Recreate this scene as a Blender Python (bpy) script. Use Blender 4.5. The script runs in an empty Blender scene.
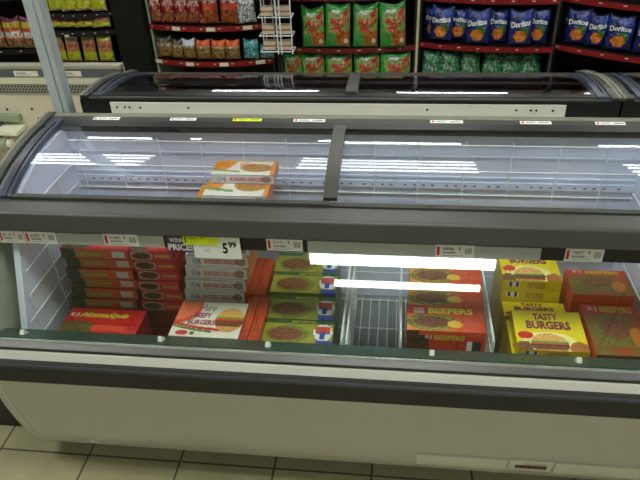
import bpy, bmesh, math, random
from mathutils import Vector, Matrix, noise

random.seed(7)
scene = bpy.context.scene
COL = scene.collection

# ------------------------------------------------------------------ camera
cam_data = bpy.data.cameras.new("camera")
cam = bpy.data.objects.new("camera", cam_data)
COL.objects.link(cam)
cam_data.sensor_width = 36.0
cam_data.lens = 637.1 / 640 * 36.0
cam_data.clip_start = 0.02
_p, _r, _y = 0.600373, -0.047388, -0.139003
_fwd = Vector((math.sin(_y) * math.cos(_p), math.cos(_y) * math.cos(_p), -math.sin(_p)))
_rt = Vector((math.cos(_y), -math.sin(_y), 0))
_up = _rt.cross(_fwd)
_rt2 = math.cos(_r) * _rt + math.sin(_r) * _up
_up2 = -math.sin(_r) * _rt + math.cos(_r) * _up
m = Matrix((_rt2, _up2, -_fwd)).transposed().to_4x4()
m.translation = Vector((0, 0, 1.63))
cam.matrix_world = m
scene.camera = cam

# ------------------------------------------------------------------ world, exposure
world = bpy.data.worlds.new("world")
scene.world = world
world.use_nodes = True
world.node_tree.nodes["Background"].inputs[0].default_value = (0.9, 0.95, 1.0, 1)
world.node_tree.nodes["Background"].inputs[1].default_value = 0.02
scene.view_settings.view_transform = 'Standard'
scene.view_settings.look = 'None'
scene.view_settings.gamma = 1.0
scene.view_settings.use_curve_mapping = False
scene.view_settings.exposure = 0.22
scene.cycles.max_bounces = 10
scene.cycles.transparent_max_bounces = 24
TUBE = 10.0                                  # strength of the fluorescent tubes over the racks
TUBE_FILL = 34.0                              # strength of the added tubes that brighten the freezer interior
TUBE_BARE = 15.0                             # strength of the bare battens

# ------------------------------------------------------------------ materials
def lin(c):
    return tuple(((x / 12.92) if x <= 0.04045 else ((x + 0.055) / 1.055) ** 2.4) for x in c)

MATS = {}
def mat(name, c, rough=0.5, metal=0.0, vary=0.06, scale=6.0, spec=0.5, bump=0.0, bscale=60):
    if name in MATS: return MATS[name]
    M = bpy.data.materials.new(name); M.use_nodes = True
    nt = M.node_tree; b = nt.nodes["Principled BSDF"]
    l = lin(c)
    tc = nt.nodes.new("ShaderNodeTexCoord")
    nz = nt.nodes.new("ShaderNodeTexNoise"); nz.inputs["Scale"].default_value = scale; nz.inputs["Detail"].default_value = 4
    nt.links.new(tc.outputs["Object"], nz.inputs["Vector"])
    rp = nt.nodes.new("ShaderNodeValToRGB")
    rp.color_ramp.elements[0].position = 0.3; rp.color_ramp.elements[1].position = 0.7
    rp.color_ramp.elements[0].color = tuple(x * (1 - vary) for x in l) + (1,)
    rp.color_ramp.elements[1].color = tuple(min(1, x * (1 + vary)) for x in l) + (1,)
    nt.links.new(nz.outputs["Fac"], rp.inputs["Fac"]); nt.links.new(rp.outputs[0], b.inputs["Base Color"])
    b.inputs["Roughness"].default_value = rough; b.inputs["Metallic"].default_value = metal
    b.inputs["Specular IOR Level"].default_value = spec
    if bump:
        n2 = nt.nodes.new("ShaderNodeTexNoise"); n2.inputs["Scale"].default_value = bscale
        nt.links.new(tc.outputs["Object"], n2.inputs["Vector"])
        bp = nt.nodes.new("ShaderNodeBump"); bp.inputs["Strength"].default_value = bump; bp.inputs["Distance"].default_value = 0.01
        nt.links.new(n2.outputs["Fac"], bp.inputs["Height"]); nt.links.new(bp.outputs[0], b.inputs["Normal"])
    MATS[name] = M
    return M

def print_mat(name, rough, bump=0.0, coat=0.0):
    M = bpy.data.materials.new(name); M.use_nodes = True
    nt = M.node_tree; b = nt.nodes["Principled BSDF"]
    a = nt.nodes.new("ShaderNodeAttribute"); a.attribute_name = "ink"
    nt.links.new(a.outputs["Color"], b.inputs["Base Color"])
    b.inputs["Roughness"].default_value = rough
    b.inputs["Coat Weight"].default_value = coat
    b.inputs["Coat Roughness"].default_value = 0.25
    if bump:
        tc = nt.nodes.new("ShaderNodeTexCoord")
        n2 = nt.nodes.new("ShaderNodeTexNoise"); n2.inputs["Scale"].default_value = 28
        nt.links.new(tc.outputs["Object"], n2.inputs["Vector"])
        bp = nt.nodes.new("ShaderNodeBump"); bp.inputs["Strength"].default_value = bump; bp.inputs["Distance"].default_value = 0.02
        nt.links.new(n2.outputs["Fac"], bp.inputs["Height"]); nt.links.new(bp.outputs[0], b.inputs["Normal"])
    MATS[name] = M
    return M

def glass_mat(name, tint, refl, base=0.045):
    """clear pane: sees straight through, mirrors more at a grazing angle"""
    M = bpy.data.materials.new(name); M.use_nodes = True
    nt = M.node_tree; nt.nodes.clear()
    out = nt.nodes.new("ShaderNodeOutputMaterial"); mx = nt.nodes.new("ShaderNodeMixShader")
    tr = nt.nodes.new("ShaderNodeBsdfTransparent"); tr.inputs[0].default_value = tint + (1,)
    gl = nt.nodes.new("ShaderNodeBsdfGlossy"); gl.inputs["Color"].default_value = refl + (1,); gl.inputs["Roughness"].default_value = 0.0
    lw = nt.nodes.new("ShaderNodeLayerWeight"); lw.inputs["Blend"].default_value = 0.5
    pw = nt.nodes.new("ShaderNodeMath"); pw.operation = 'POWER'; pw.inputs[1].default_value = 5
    ml = nt.nodes.new("ShaderNodeMath"); ml.operation = 'MULTIPLY_ADD'; ml.inputs[1].default_value = 1 - base; ml.inputs[2].default_value = base
    nt.links.new(lw.outputs["Facing"], pw.inputs[0]); nt.links.new(pw.outputs[0], ml.inputs[0])
    nt.links.new(ml.outputs[0], mx.inputs[0]); nt.links.new(tr.outputs[0], mx.inputs[1]); nt.links.new(gl.outputs[0], mx.inputs[2])
    nt.links.new(mx.outputs[0], out.inputs[0])
    MATS[name] = M
    return M

def emit_mat(name, c, s):
    M = bpy.data.materials.new(name); M.use_nodes = True
    nt = M.node_tree; nt.nodes.clear()
    out = nt.nodes.new("ShaderNodeOutputMaterial"); e = nt.nodes.new("ShaderNodeEmission")
    e.inputs[0].default_value = c + (1,); e.inputs[1].default_value = s
    nt.links.new(e.outputs[0], out.inputs[0]); MATS[name] = M
    return M

def tile_mat(name, c1, c2, grout, w, h, off, mortar, rough, vary=0.5):
    M = bpy.data.materials.new(name); M.use_nodes = True
    nt = M.node_tree; b = nt.nodes["Principled BSDF"]
    tc = nt.nodes.new("ShaderNodeTexCoord"); mp = nt.nodes.new("ShaderNodeMapping")
    mp.inputs["Location"].default_value = off
    br = nt.nodes.new("ShaderNodeTexBrick"); br.offset = 0.0; br.squash = 1.0
    br.inputs["Scale"].default_value = 1.0; br.inputs["Brick Width"].default_value = w; br.inputs["Row Height"].default_value = h
    br.inputs["Mortar Size"].default_value = mortar; br.inputs["Mortar Smooth"].default_value = 0.2
    br.inputs["Color1"].default_value = lin(c1) + (1,); br.inputs["Color2"].default_value = lin(c2) + (1,); br.inputs["Mortar"].default_value = lin(grout) + (1,)
    nt.links.new(tc.outputs["Object"], mp.inputs[0]); nt.links.new(mp.outputs[0], br.inputs["Vector"])
    nz = nt.nodes.new("ShaderNodeTexNoise"); nz.inputs["Scale"].default_value = 9; nz.inputs["Detail"].default_value = 6
    nt.links.new(tc.outputs["Object"], nz.inputs["Vector"])
    mx = nt.nodes.new("ShaderNodeMix"); mx.data_type = 'RGBA'; mx.blend_type = 'MULTIPLY'; mx.inputs[0].default_value = vary
    nt.links.new(br.outputs["Color"], mx.inputs[6]); nt.links.new(nz.outputs["Fac"], mx.inputs[7])
    nt.links.new(mx.outputs[2], b.inputs["Base Color"])
    b.inputs["Roughness"].default_value = rough
    MATS[name] = M
    return M

mat("body_white", (.77, .765, .71), .38, vary=.03, scale=3)
mat("seam_grey", (.62, .62, .58), .5)
mat("bumper_black", (.13, .13, .125), .55, bump=.15, bscale=120)
mat("frame_grey", (.275, .28, .26), .36, metal=.1, vary=.05)
mat("frame_light", (.50, .50, .45), .35, metal=.2, vary=.05)
mat("frame_charcoal", (.20, .205, .20), .4)
mat("frame_dark", (.10, .10, .105), .35)
mat("rail_blue_grey", (.25, .27, .33), .3)
mat("ledge_olive", (.48, .49, .42), .5)
mat("rail_gloss", (.70, .71, .69), .35)
mat("gasket", (.04, .045, .04), .6)
mat("sill_teal", (.19, .29, .26), .3)
mat("alu_bright", (.86, .88, .86), .2, metal=.8)
mat("liner_white", (.88, .91, .98), .35, vary=.02)
mat("liner_floor", (.50, .52, .53), .5)  # liner greyed here, shadow under the wire rack put into the colour
mat("wire_white", (.90, .92, .92), .35)
mat("hole_dark", (.12, .14, .18), .8)
mat("hole_blue_grey", (.42, .47, .55), .8)
mat("panel_white", (.86, .86, .80), .45, vary=.03)
mat("strip_white", (.84, .85, .81), .4, vary=.03)
mat("paper_white", (.93, .93, .90), .6, vary=.02)
mat("paper_yellow", (.85, .92, .10), .6)
mat("ink_black", (.05, .05, .05), .7)
mat("ink_grey", (.45, .45, .45), .7)
mat("ink_red", (.85, .15, .12), .6)
mat("ink_white", (.90, .90, .88), .5)
mat("ink_yellow", (.97, .88, .22), .5)
mat("ink_purple", (.55, .10, .32), .5)
mat("ink_gold", (.80, .72, .25), .5)
mat("ink_blue", (.15, .25, .62), .5)
mat("promo_purple", (.32, .16, .36), .5)
mat("display_dark", (.10, .10, .10), .2)
mat("button_red", (.75, .18, .15), .4)
mat("button_green", (.25, .50, .30), .4)
mat("post_grey", (.72, .76, .77), .35, metal=.3, vary=.05)
mat("cooler_white", (.80, .77, .68), .5, vary=.04)
mat("cooler_panel", (.90, .90, .80), .4, vary=.03)
mat("cooler_rail", (.33, .34, .35), .5)
mat("cooler_rim", (.58, .58, .50), .5)
mat("slot_green", (.55, .60, .48), .5)
mat("shelf_black", (.07, .07, .07), .5)
mat("shelf_brown", (.16, .11, .09), .6)
mat("shelf_red", (.50, .08, .09), .4, vary=.12, scale=14)
mat("shelf_red_dark", (.40, .12, .12), .4, vary=.12)
mat("shelf_post", (.62, .66, .55), .5)
mat("label_cream", (.85, .85, .76), .6)
mat("column_black", (.06, .06, .065), .4)
mat("wall_paint", (.60, .60, .57), .8, vary=.03)
mat("lamp_housing", (.55, .55, .54), .5)
mat("louver_grey", (.40, .40, .42), .4, metal=.4)
print_mat("carton", .42, coat=.25)
print_mat("film", .34, bump=.9, coat=.5)
glass_mat("lid_glass_clear", (.96, .98, 1.0), (.95, .96, 1.0), .05)
glass_mat("front_glass_clear", (.95, .975, .95), (.84, 1.0, .86), .055)
emit_mat("tube", (.98, 1.0, .96), TUBE)
emit_mat("tube_fill", (.98, 1.0, .96), TUBE_FILL)
emit_mat("tube_bare", (.98, 1.0, .95), TUBE_BARE)
tile_mat("floor_tile", (.74, .72, .56), (.70, .68, .53), (.34, .33, .27), .29, .29, (.912 + .29 * 40, -1.152 + .29 * 40, 0), .0035, .38, .35)
tile_mat("ceiling_tile", (.88, .88, .86), (.86, .86, .84), (.6, .6, .6), .6, .6, (0, 0, 0), .012, .85, .25)

# ------------------------------------------------------------------ mesh builder
_tc = {}
BOLD = {"BEEFERS", "TASTY", "BURGERS", "HomeStyle", "BEEFY", "5", "99", "PRICE!", "WINNING", "Doritos", "U"}
def text_geo(s, res=2):
    if s in _tc: return _tc[s]
    cu = bpy.data.curves.new("t", 'FONT'); cu.body = s; cu.resolution_u = res; cu.offset = .040 if s in BOLD else .012
    ob = bpy.data.objects.new("t", cu); COL.objects.link(ob)
    dg = bpy.context.evaluated_depsgraph_get(); dg.update()
    me = bpy.data.meshes.new_from_object(ob.evaluated_get(dg))
    vs = [v.co.copy() for v in me.vertices]; fs = [tuple(p.vertices) for p in me.polygons]
    bpy.data.objects.remove(ob); bpy.data.curves.remove(cu); bpy.data.meshes.remove(me)
    x0 = min(v.x for v in vs); x1 = max(v.x for v in vs); y0 = min(v.y for v in vs); y1 = max(v.y for v in vs)
    vs = [((v.x - x0) / (x1 - x0), (v.y - y0) / (y1 - y0)) for v in vs]
    _tc[s] = (vs, fs)
    return _tc[s]

class MB:
    def __init__(s):
        s.v = []; s.f = []; s.m = []; s.c = []; s.mats = []
    def mi(s, name):
        if name not in s.mats: s.mats.append(name)
        return s.mats.index(name)
    def face(s, pts, m, col=None):
        b = len(s.v); s.v += [tuple(p) for p in pts]; s.f.append(tuple(range(b, b + len(pts)))); s.m.append(s.mi(m)); s.c.append(col or (1, 1, 1))
    def raw(s, vs, fs, m, cols=None):
        b = len(s.v); s.v += [tuple(p) for p in vs]; k = s.mi(m)
        for i, f in enumerate(fs):
            s.f.append(tuple(b + j for j in f)); s.m.append(k); s.c.append(cols[i] if cols else (1, 1, 1))
        return s
    def box(s, x0, x1, y0, y1, z0, z1, m):
        vs = [(x, y, z) for x in (x0, x1) for y in (y0, y1) for z in (z0, z1)]
        return s.raw(vs, [(0, 1, 3, 2), (4, 6, 7, 5), (0, 4, 5, 1), (2, 3, 7, 6), (0, 2, 6, 4), (1, 5, 7, 3)], m)
    def prism(s, prof, x0, x1, m):
        """closed (y, z) outline pushed along x"""
        n = len(prof); vs = [(x0, y, z) for y, z in prof] + [(x1, y, z) for y, z in prof]
        fs = [(i, (i + 1) % n, n + (i + 1) % n, n + i) for i in range(n)] + [tuple(range(n)), tuple(range(2 * n - 1, n - 1, -1))]
        return s.raw(vs, fs, m)
    def slab(s, line, t, x0, x1, m):
        """sheet of thickness t following a (y, z) line"""
        off = []
        for i, (y, z) in enumerate(line):
            a = line[max(0, i - 1)]; b = line[min(len(line) - 1, i + 1)]
            dy, dz = b[0] - a[0], b[1] - a[1]; L = math.hypot(dy, dz)
            off.append((y + dz / L * t, z - dy / L * t))
        n = len(line)
        vs = [(x, y, z) for x in (x0, x1) for (y, z) in line + off]
        fs = []
        for i in range(n - 1):
            fs += [(i, i + 1, 2 * n + i + 1, 2 * n + i), (n + i, 3 * n + i, 3 * n + i + 1, n + i + 1),
                   (i, n + i, n + i + 1, i + 1), (2 * n + i, 2 * n + i + 1, 3 * n + i + 1, 3 * n + i)]
        fs += [(0, 2 * n, 3 * n, n), (n - 1, 2 * n - 1, 4 * n - 1, 3 * n - 1)]
        return s.raw(vs, fs, m)
    def bar(s, a, b, r, m, n=6):
        a, b = Vector(a), Vector(b); d = (b - a).normalized()
        u = d.orthogonal().normalized(); w = d.cross(u)
        vs = []
        for p in (a, b):
            for i in range(n):
                t = 2 * math.pi * i / n; vs.append(p + (u * math.cos(t) + w * math.sin(t)) * r)
        fs = [(i, (i + 1) % n, n + (i + 1) % n, n + i) for i in range(n)] + [tuple(range(n))[::-1], tuple(range(n, 2 * n))]
        return s.raw(vs, fs, m)
    def grid(s, fn, nu, nv, m, ink=None):
        vs = [fn(i / nu, j / nv) for j in range(nv + 1) for i in range(nu + 1)]
        fs = []; cs = []
        for j in range(nv):
            for i in range(nu):
                a = j * (nu + 1) + i; fs.append((a, a + 1, a + nu + 2, a + nu + 1))
                cs.append(lin(ink((i + .5) / nu, (j + .5) / nv)) if ink else (1, 1, 1))
        return s.raw(vs, fs, m, cs)
    def text(s, fn, t, u0, u1, v0, v1, m, shear=0.0, shape=None):
        """lettering laid on the surface fn(u, v)"""
        vs, fs = text_geo(t)
        P = []
        for x, y in vs:
            u = u0 + (u1 - u0) * (x + shear * (y - .5)); v = v0 + (v1 - v0) * y
            if shape: v += shape(x)
            P.append(fn(u, v))
        return s.raw(P, fs, m)
    def build(s, name, parent=None, smooth=False, bevel=0.0, recalc=True, loc=None):
        me = bpy.data.meshes.new(name); me.from_pydata(s.v, [], s.f)
        for mn in s.mats: me.materials.append(MATS[mn])
        me.polygons.foreach_set("material_index", s.m)
        at = me.attributes.new("ink", 'FLOAT_COLOR', 'CORNER')
        buf = []
        for p, c in zip(me.polygons, s.c): buf += [c[0], c[1], c[2], 1.0] * p.loop_total
        at.data.foreach_set("color", buf)
        if recalc:
            bm = bmesh.new(); bm.from_mesh(me); bmesh.ops.recalc_face_normals(bm, faces=bm.faces); bm.to_mesh(me); bm.free()
        if smooth:
            me.polygons.foreach_set("use_smooth", [True] * len(me.polygons)); me.set_sharp_from_angle(angle=math.radians(38))
        me.update()
        o = bpy.data.objects.new(name, me); COL.objects.link(o)
        if parent is not None: o.parent = parent
        if loc is not None: o.location = loc
        if bevel:
            b = o.modifiers.new("bevel", 'BEVEL'); b.width = bevel; b.segments = 2; b.limit_method = 'ANGLE'
        return o

def tag(o, label=None, cat=None, group=None, kind=None):
    if label: o["label"] = label
    if cat: o["category"] = cat
    if group: o["group"] = group
    if kind: o["kind"] = kind
    return o
def empty(name, loc=(0, 0, 0), rz=0.0):
    o = bpy.data.objects.new(name, None); COL.objects.link(o); o.location = loc; o.rotation_euler = (0, 0, rz)
    o.empty_display_size = .05
    return o
def plane_fn(o, u, v, eps=0.0):
    """(s, t) in 0..1 -> point on the rectangle o, o+u, o+v, lifted by eps"""
    o, u, v = Vector(o), Vector(u), Vector(v); n = u.cross(v).normalized() * eps
    return lambda s, t: o + u * s + v * t + n

# ------------------------------------------------------------------ the room
def struct(name, mb, **k):
    return tag(mb.build(name, **k), kind="structure")
struct("floor", MB().box(-6, 6, -6, 9, -.1, 0, "floor_tile"))
struct("ceiling", MB().box(-6, 6, -6, 9, 2.98, 3.08, "ceiling_tile"))
struct("wall_back", MB().box(-6.1, 6.1, 9, 9.1, 0, 3, "wall_paint"))
struct("wall_front", MB().box(-6.1, 6.1, -6.1, -6, 0, 3, "wall_paint"))
struct("wall_left", MB().box(-6.1, -6, -6, 9, 0, 3, "wall_paint"))
struct("wall_right", MB().box(6, 6.1, -6, 9, 0, 3, "wall_paint"))

# ------------------------------------------------------------------ ceiling lamps
def troffer(x, y, n, label, tm="tube"):
    t = tag(empty("ceiling_lamp", (x, y, 2.98)), label, "ceiling lamp", "recessed four tube ceiling lamps")
    h = MB(); h.box(-.62, .62, -.31, .31, -.02, 0, "lamp_housing")
    for s in (-1, 1):
        h.box(-.62, .62, s * .31 - .008, s * .31 + .008, -.06, 0, "lamp_housing"); h.box(s * .62 - .008, s * .62 + .008, -.31, .31, -.06, 0, "lamp_housing")
    h.build("housing", t)
    for i in range(4):
        yy = -.225 + .15 * i
        MB().box(-.59, .59, yy - .024, yy + .024, -.045, -.032, tm).build("tube", t)
    l = MB()
    for i in range(5):
        yy = -.30 + .15 * i; l.box(-.6, .6, yy - .006, yy + .006, -.06, -.02, "louver_grey")
    l.build("louver", t)
def batten(x, y, L, w, label):
    t = tag(empty("batten_lamp", (x, y, 2.98)), label, "ceiling lamp", "bare batten ceiling lamps")
    MB().box(-L / 2 - .03, L / 2 + .03, -w / 2 - .015, w / 2 + .015, -.03, 0, "lamp_housing").build("housing", t)
    b = MB(); n = 8
    pr = [(w / 2 * math.cos(math.pi * (1 + i / n)), -.03 + .03 * math.sin(math.pi * (1 + i / n))) for i in range(n + 1)]
    b.prism(pr, -L / 2, L / 2, "tube_bare"); b.build("tube", t)
for x, w_ in ((-4.5, "far left end"), (-2.33, "left of the steel post"), (-.06, "above the green chip bags"), (2.1, "above the blue chip bags"), (4.2, "far right end")):
    troffer(x, 3.2, 4, "recessed ceiling lamp over the snack racks, " + w_)
for x, w_ in ((-2.2, "left"), (-.06, "middle"), (2.15, "right")):
    batten(x, 4.42, 1.14, .11, "bare batten ceiling lamp just behind the snack racks, %s one" % w_)
for x, w_ in ((-1.60, "left"), (.62, "middle"), (2.8, "right")):
    batten(x, 7.35, 1.27, .36, "wide batten ceiling lamp near the back wall, %s one" % w_)
batten(.065, -1.31, 1.41, .15, "wide batten ceiling lamp mirrored in the front freezer glass")
batten(.115, -1.61, 1.15, .075, "thin batten ceiling lamp mirrored lower in the front freezer glass")
for x, w_ in ((-2.2, "left"), (-.06, "middle"), (2.2, "right")):
    troffer(x, .75, 4, "added fill lamp above the near edge of the front freezer, %s one" % w_, "tube_fill")  # unseen row added overhead to brighten the freezer interior
for x, w_ in ((-2.2, "left"), (0, "middle"), (2.2, "right")):
    troffer(x, -3.6, 4, "added fill lamp far behind the shopper, %s one" % w_)  # unseen row added behind the camera to brighten the freezer body

# ------------------------------------------------------------------ freezers
BODY = [(1.15, .06), (1.131, .095), (1.117, .13), (1.106, .165), (1.099, .197), (1.091, .23), (1.084, .265), (1.077, .30), (1.072, .343), (1.066, .39), (1.062, .44)]
LID = [(1.315, .833), (1.355, .848), (1.40, .861), (1.44, .8695), (1.48, .876), (1.52, .8805), (1.56, .884), (1.62, .887)]
def curve(c, n=7):
    P = [(2 * c[0][0] - c[1][0], 2 * c[0][1] - c[1][1])] + c + [(2 * c[-1][0] - c[-2][0], 2 * c[-1][1] - c[-2][1])]
    out = []
    for i in range(1, len(P) - 2):
        for k in range(n):
            t = k / n; a, b, d, e = P[i - 1], P[i], P[i + 1], P[i + 2]
            out.append(tuple(.5 * (2 * b[j] + (d[j] - a[j]) * t + (2 * a[j] - 5 * b[j] + 4 * d[j] - e[j]) * t * t + (3 * b[j] - a[j] - 3 * d[j] + e[j]) * t ** 3) for j in (0, 1)))
    return out + [c[-1]]
LID = curve([(1.315, .8335), (1.385, .857), (1.46, .8735), (1.54, .883), (1.585, .8851), (1.62, .8853)], 8)
GA, GB = (1.095, .53), (1.256, .731)

def freezer(x0, x1, lx0, lx1, label, mirror=None, dz=0.0, split=None, detail=True):
    """chest freezer with sloping front pane and two curved lids; mirror = y sum of the flip that turns it back to back"""
    root = tag(empty("island_freezer", ((x0 + x1) / 2, 1.4 if mirror is None else mirror - 1.4, 0)), label, "freezer")
    cx, cy = root.location.x, root.location.y
    def fin(mb, name, parent=None, **k):
        par = parent or root
        vs = []
        for (x, y, z) in mb.v:
            if mirror is not None: y = mirror - y; z = z + dz
            vs.append((x - cx, y - cy, z) )
        mb.v = vs
        return mb.build(name, par, **k)
    ew = .025
    ix0, ix1 = x0 + ew, x1 - ew
    yr = 1.70 if mirror is None else 1.656
    back = mirror is not None
    # plinth and lower body
    b = MB(); b.box(x0 + .08, x1 - .08, 1.22, 1.64, 0 - (dz if mirror else 0), .07, "bumper_black"); fin(b, "plinth")
    b = MB(); b.prism(BODY + [(1.13, .44), (1.16, .30), (1.20, .06)], ix0, ix1, "body_white")
    fin(b, "front_panel", smooth=True)
    # end panels with the whole side outline
    side = BODY + [(1.075, .52), (1.235, .728), (1.235, .782), (1.245, .826), (1.30, .838)] + [(y, z + .006) for y, z in LID] + [(1.64, .893), (yr, .892), (yr, .06)]
    for a, c in ((x0, ix0), (ix1, x1)):
        b = MB(); b.prism(side, a, c, "frame_dark" if back else "body_white")
        e = fin(b, "side_panel", bevel=.004)
        # top edge trim following the curve
        b = MB(); top = [(1.236, .76), (1.246, .829), (1.30, .841)] + [(y, z + .009) for y, z in LID] + [(1.64, .897), (yr - .001, .896)]
        b.slab(top, .012, a - .001, c + .001, "frame_grey")
        o_ = a - .002 if a < c and a == x0 else c - .008
        b.slab([(y, z + .001) for y, z in top], .012, o_, o_ + .010, "ledge_olive"); fin(b, "edge_trim", bevel=.002)
    for a in (ix0, ix1):
        b = MB(); b.slab([(y - .002, z) for y, z in BODY], .004, a - .003, a + .003, "strip_white"); fin(b, "seam_strip")
    # bumper, white trim, glass rail
    b = MB(); b.prism([(1.045, .438), (1.032, .45), (1.032, .498), (1.040, .506), (1.062, .500), (1.075, .44)], x0, x1, "bumper_black"); fin(b, "bumper", bevel=.003)
    b = MB(); b.prism([(1.062, .497), (1.070, .519), (1.10, .519), (1.10, .497)], ix0, ix1, "panel_white"); fin(b, "trim_strip")
    b = MB(); b.prism([(1.078, .512), (1.078, .522), (1.10, .522), (1.10, .512)], ix0, ix1, "gasket"); b.v = b.v; fin(b, "gasket_strip")
    b = MB(); b.prism([(1.072, .5215), (1.072, .530), (1.088, .537), (1.10, .537), (1.10, .5215)], ix0, ix1, "frame_grey"); fin(b, "glass_rail", bevel=.0015)
    b = MB(); b.prism([(1.0885, .536), (1.0895, .5415), (1.0945, .5415), (1.0945, .536)], ix0, ix1, "alu_bright"); fin(b, "glass_channel")
    b = MB(); b.prism([(1.10, .53), (1.102, .538), (1.168, .504), (1.168, .48), (1.10, .50)], ix0, ix1, "sill_teal"); fin(b, "inner_sill")
    # front pane
    b = MB(); b.slab([GA, GB], .005, ix0, ix1, "front_glass_clear"); fin(b, "front_glass")
    # price rail and top beam
    b = MB(); b.prism([(1.247, .730), (1.249, .774), (1.262, .774), (1.262, .730)], ix0, ix1, "frame_dark"); pr = fin(b, "price_rail", bevel=.0015)
    b = MB(); b.prism([(1.2430, .7700), (1.2430, .7745), (1.26, .7745), (1.26, .7700)], ix0, ix1, "gasket"); fin(b, "shadow_gap")
    b = MB(); b.prism([(1.232, .7750), (1.235, .786), (1.2445, .818), (1.25, .822), (1.302, .8265), (1.302, .80), (1.27, .7750)], ix0, ix1, "frame_grey"); fin(b, "top_beam", bevel=.003)
    # liner: back, sides, floor, front
    b = MB(); b.box(lx0, lx1, 1.63, 1.648, .27, .872, "liner_white")
    for z in (.80, .735):
        b.box(lx0, lx1, 1.6275, 1.631, z - .003, z + .003, "liner_white")
    fin(b, "liner_back")
    s_in = [(1.168, .27), (1.168, .49), (1.262, .725), (1.29, .79), (1.36, .835), (1.44, .862), (1.53, .873), (1.63, .875), (1.63, .27)]
    if back: s_in = [(y, min(z, .72)) for y, z in s_in]
    for a, c in ((lx0 - .018, lx0), (lx1, lx1 + .018)):
        b = MB(); b.prism(s_in, a, c, "frame_grey" if back else "liner_white"); fin(b, "liner_side")
    b = MB(); b.box(lx0, lx1, 1.15, 1.63, .27, .29, "liner_floor"); fin(b, "liner_floor")
    b = MB(); b.box(lx0, lx1, 1.15, 1.168, .29, .49, "liner_white"); fin(b, "liner_front")
    if detail:
        # air outlet with its row of holes
        b = MB(); b.box(lx0, lx1, 1.623, 1.63, .702, .722, "liner_white")
        x = lx0 + .05; k = 0
        while x < lx1 - .03:
            b.box(x - .004, x + .004, 1.6222, 1.6232, .709, .714, "hole_blue_grey"); k += 1
            x += .026 if k % 4 else .04
        b.box(lx0, lx1, 1.6265, 1.63, .674, .682, "seam_grey")
        fin(b, "air_outlet")
        # wire guards on the back and the sides, wire floor rack
        b = MB(); x = lx0 + .03
        while x < lx1:
            b.bar((x, 1.612, .305), (x, 1.612, .855), .0022, "wire_white"); x += .125
        for z in (.845, .765, .69, .60, .50, .40):
            b.bar((lx0 + .005, 1.609, z), (lx1 - .005, 1.609, z), .0022, "wire_white")
        fin(b, "back_wire_guard")
        for xx in (lx0 + .008, lx1 - .008):
            b = MB()
            for z in (.32, .385, .45, .515, .58, .645, .71, .775):
                ya = 1.175 if z < .5 else 1.175 + (z - .49) * .42
                b.bar((xx, ya, z), (xx, 1.60, z), .0022, "wire_white")
            for y in (1.22, 1.36, 1.50):
                b.bar((xx, y, .30), (xx, y, min(.80, .49 + (y - 1.168) * 2.3)), .0018, "wire_white")
            fin(b, "side_wire_guard")
        b = MB(); x = lx0 + .02
        while x < lx1 - .01:
            b.bar((x, 1.18, .302), (x, 1.60, .302), .002, "wire_white", 5); x += .0275
        for y in (1.19, 1.32, 1.46, 1.595):
            b.bar((lx0 + .015, y, .2985), (lx1 - .015, y, .2985), .0025, "wire_white", 5)
        fin(b, "floor_wire_rack")
    # rear frame
    b = MB(); b.prism([(1.612, .872), (1.612, .8895), (1.645, .8915), (1.645, .872)], ix0, ix1, "frame_dark"); fin(b, "rear_seal")
    b = MB(); b.prism([(1.645, .86), (1.645, .8885), (1.676, .8905), (1.676, .86)] if not back else [(1.645, .86), (1.645, .8885), (yr, .890), (yr, .86)], ix0, ix1, "frame_charcoal"); fin(b, "rear_beam", bevel=.001)
    if not back:
        b = MB(); b.prism([(1.679, .86), (1.679, .891), (1.6985, .891), (1.6985, .86)], ix0, ix1, "ledge_olive"); fin(b, "rear_cap", bevel=.0015)
    b = MB(); b.box(ix0, ix1, 1.6485, yr - .001, .10, .858, "panel_white"); fin(b, "rear_panel")
    # lids
    sp = split if split is not None else (lx0 + lx1) / 2
    for k, (a, c) in enumerate(((lx0 - .012, sp), (sp, lx1 + .012))):
        up = .004 if k == 0 else 0
        line = [(y, z + up) for y, z in LID]
        l = MB(); l.slab(line, .002, a, c, "lid_glass_clear"); L = fin(l, "lid", smooth=True)
        f = MB(); f.prism([(1.3025, .822), (1.3025, .8305 + up), (1.3135, .8335 + up), (1.3135, .828)], a, c, "frame_grey"); fin(f, "lid_front_rail", L)
    # fin() offset is relative to the root; children of a lid share its origin
    p = MB(); p.slab([(y, z + .012) for y, z in LID], .012, sp - .017, sp + .017, "frame_grey"); fin(p, "centre_post")
    for a, c in ((lx0 - .040, lx0 - .008), (lx1 + .008, lx1 + .040)):
        p = MB(); p.slab([(1.30, .836)] + [(y, z + .010) for y, z in LID] + [(1.65, .897)], .014, a, c, "rail_blue_grey")
        p.slab([(1.30, .838)] + [(y, z + .013) for y, z in LID], .006, a + .018, a + .022, "frame_dark")
        fin(p, "curved_side_rail", bevel=.002)
    return root, fin

F1, fin1 = freezer(-1.048, .80, -.965, .66, "white island freezer with open burger display and curved glass lids, nearest the shopper", split=-.155)
# pale inserts of the price rail, its reflection gloss put into their colour
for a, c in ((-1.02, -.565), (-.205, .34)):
    b = MB(); b.box(a, c, 1.2440, 1.2475, .732, .766, "rail_gloss"); fin1(b, "gloss_strip")
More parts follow.
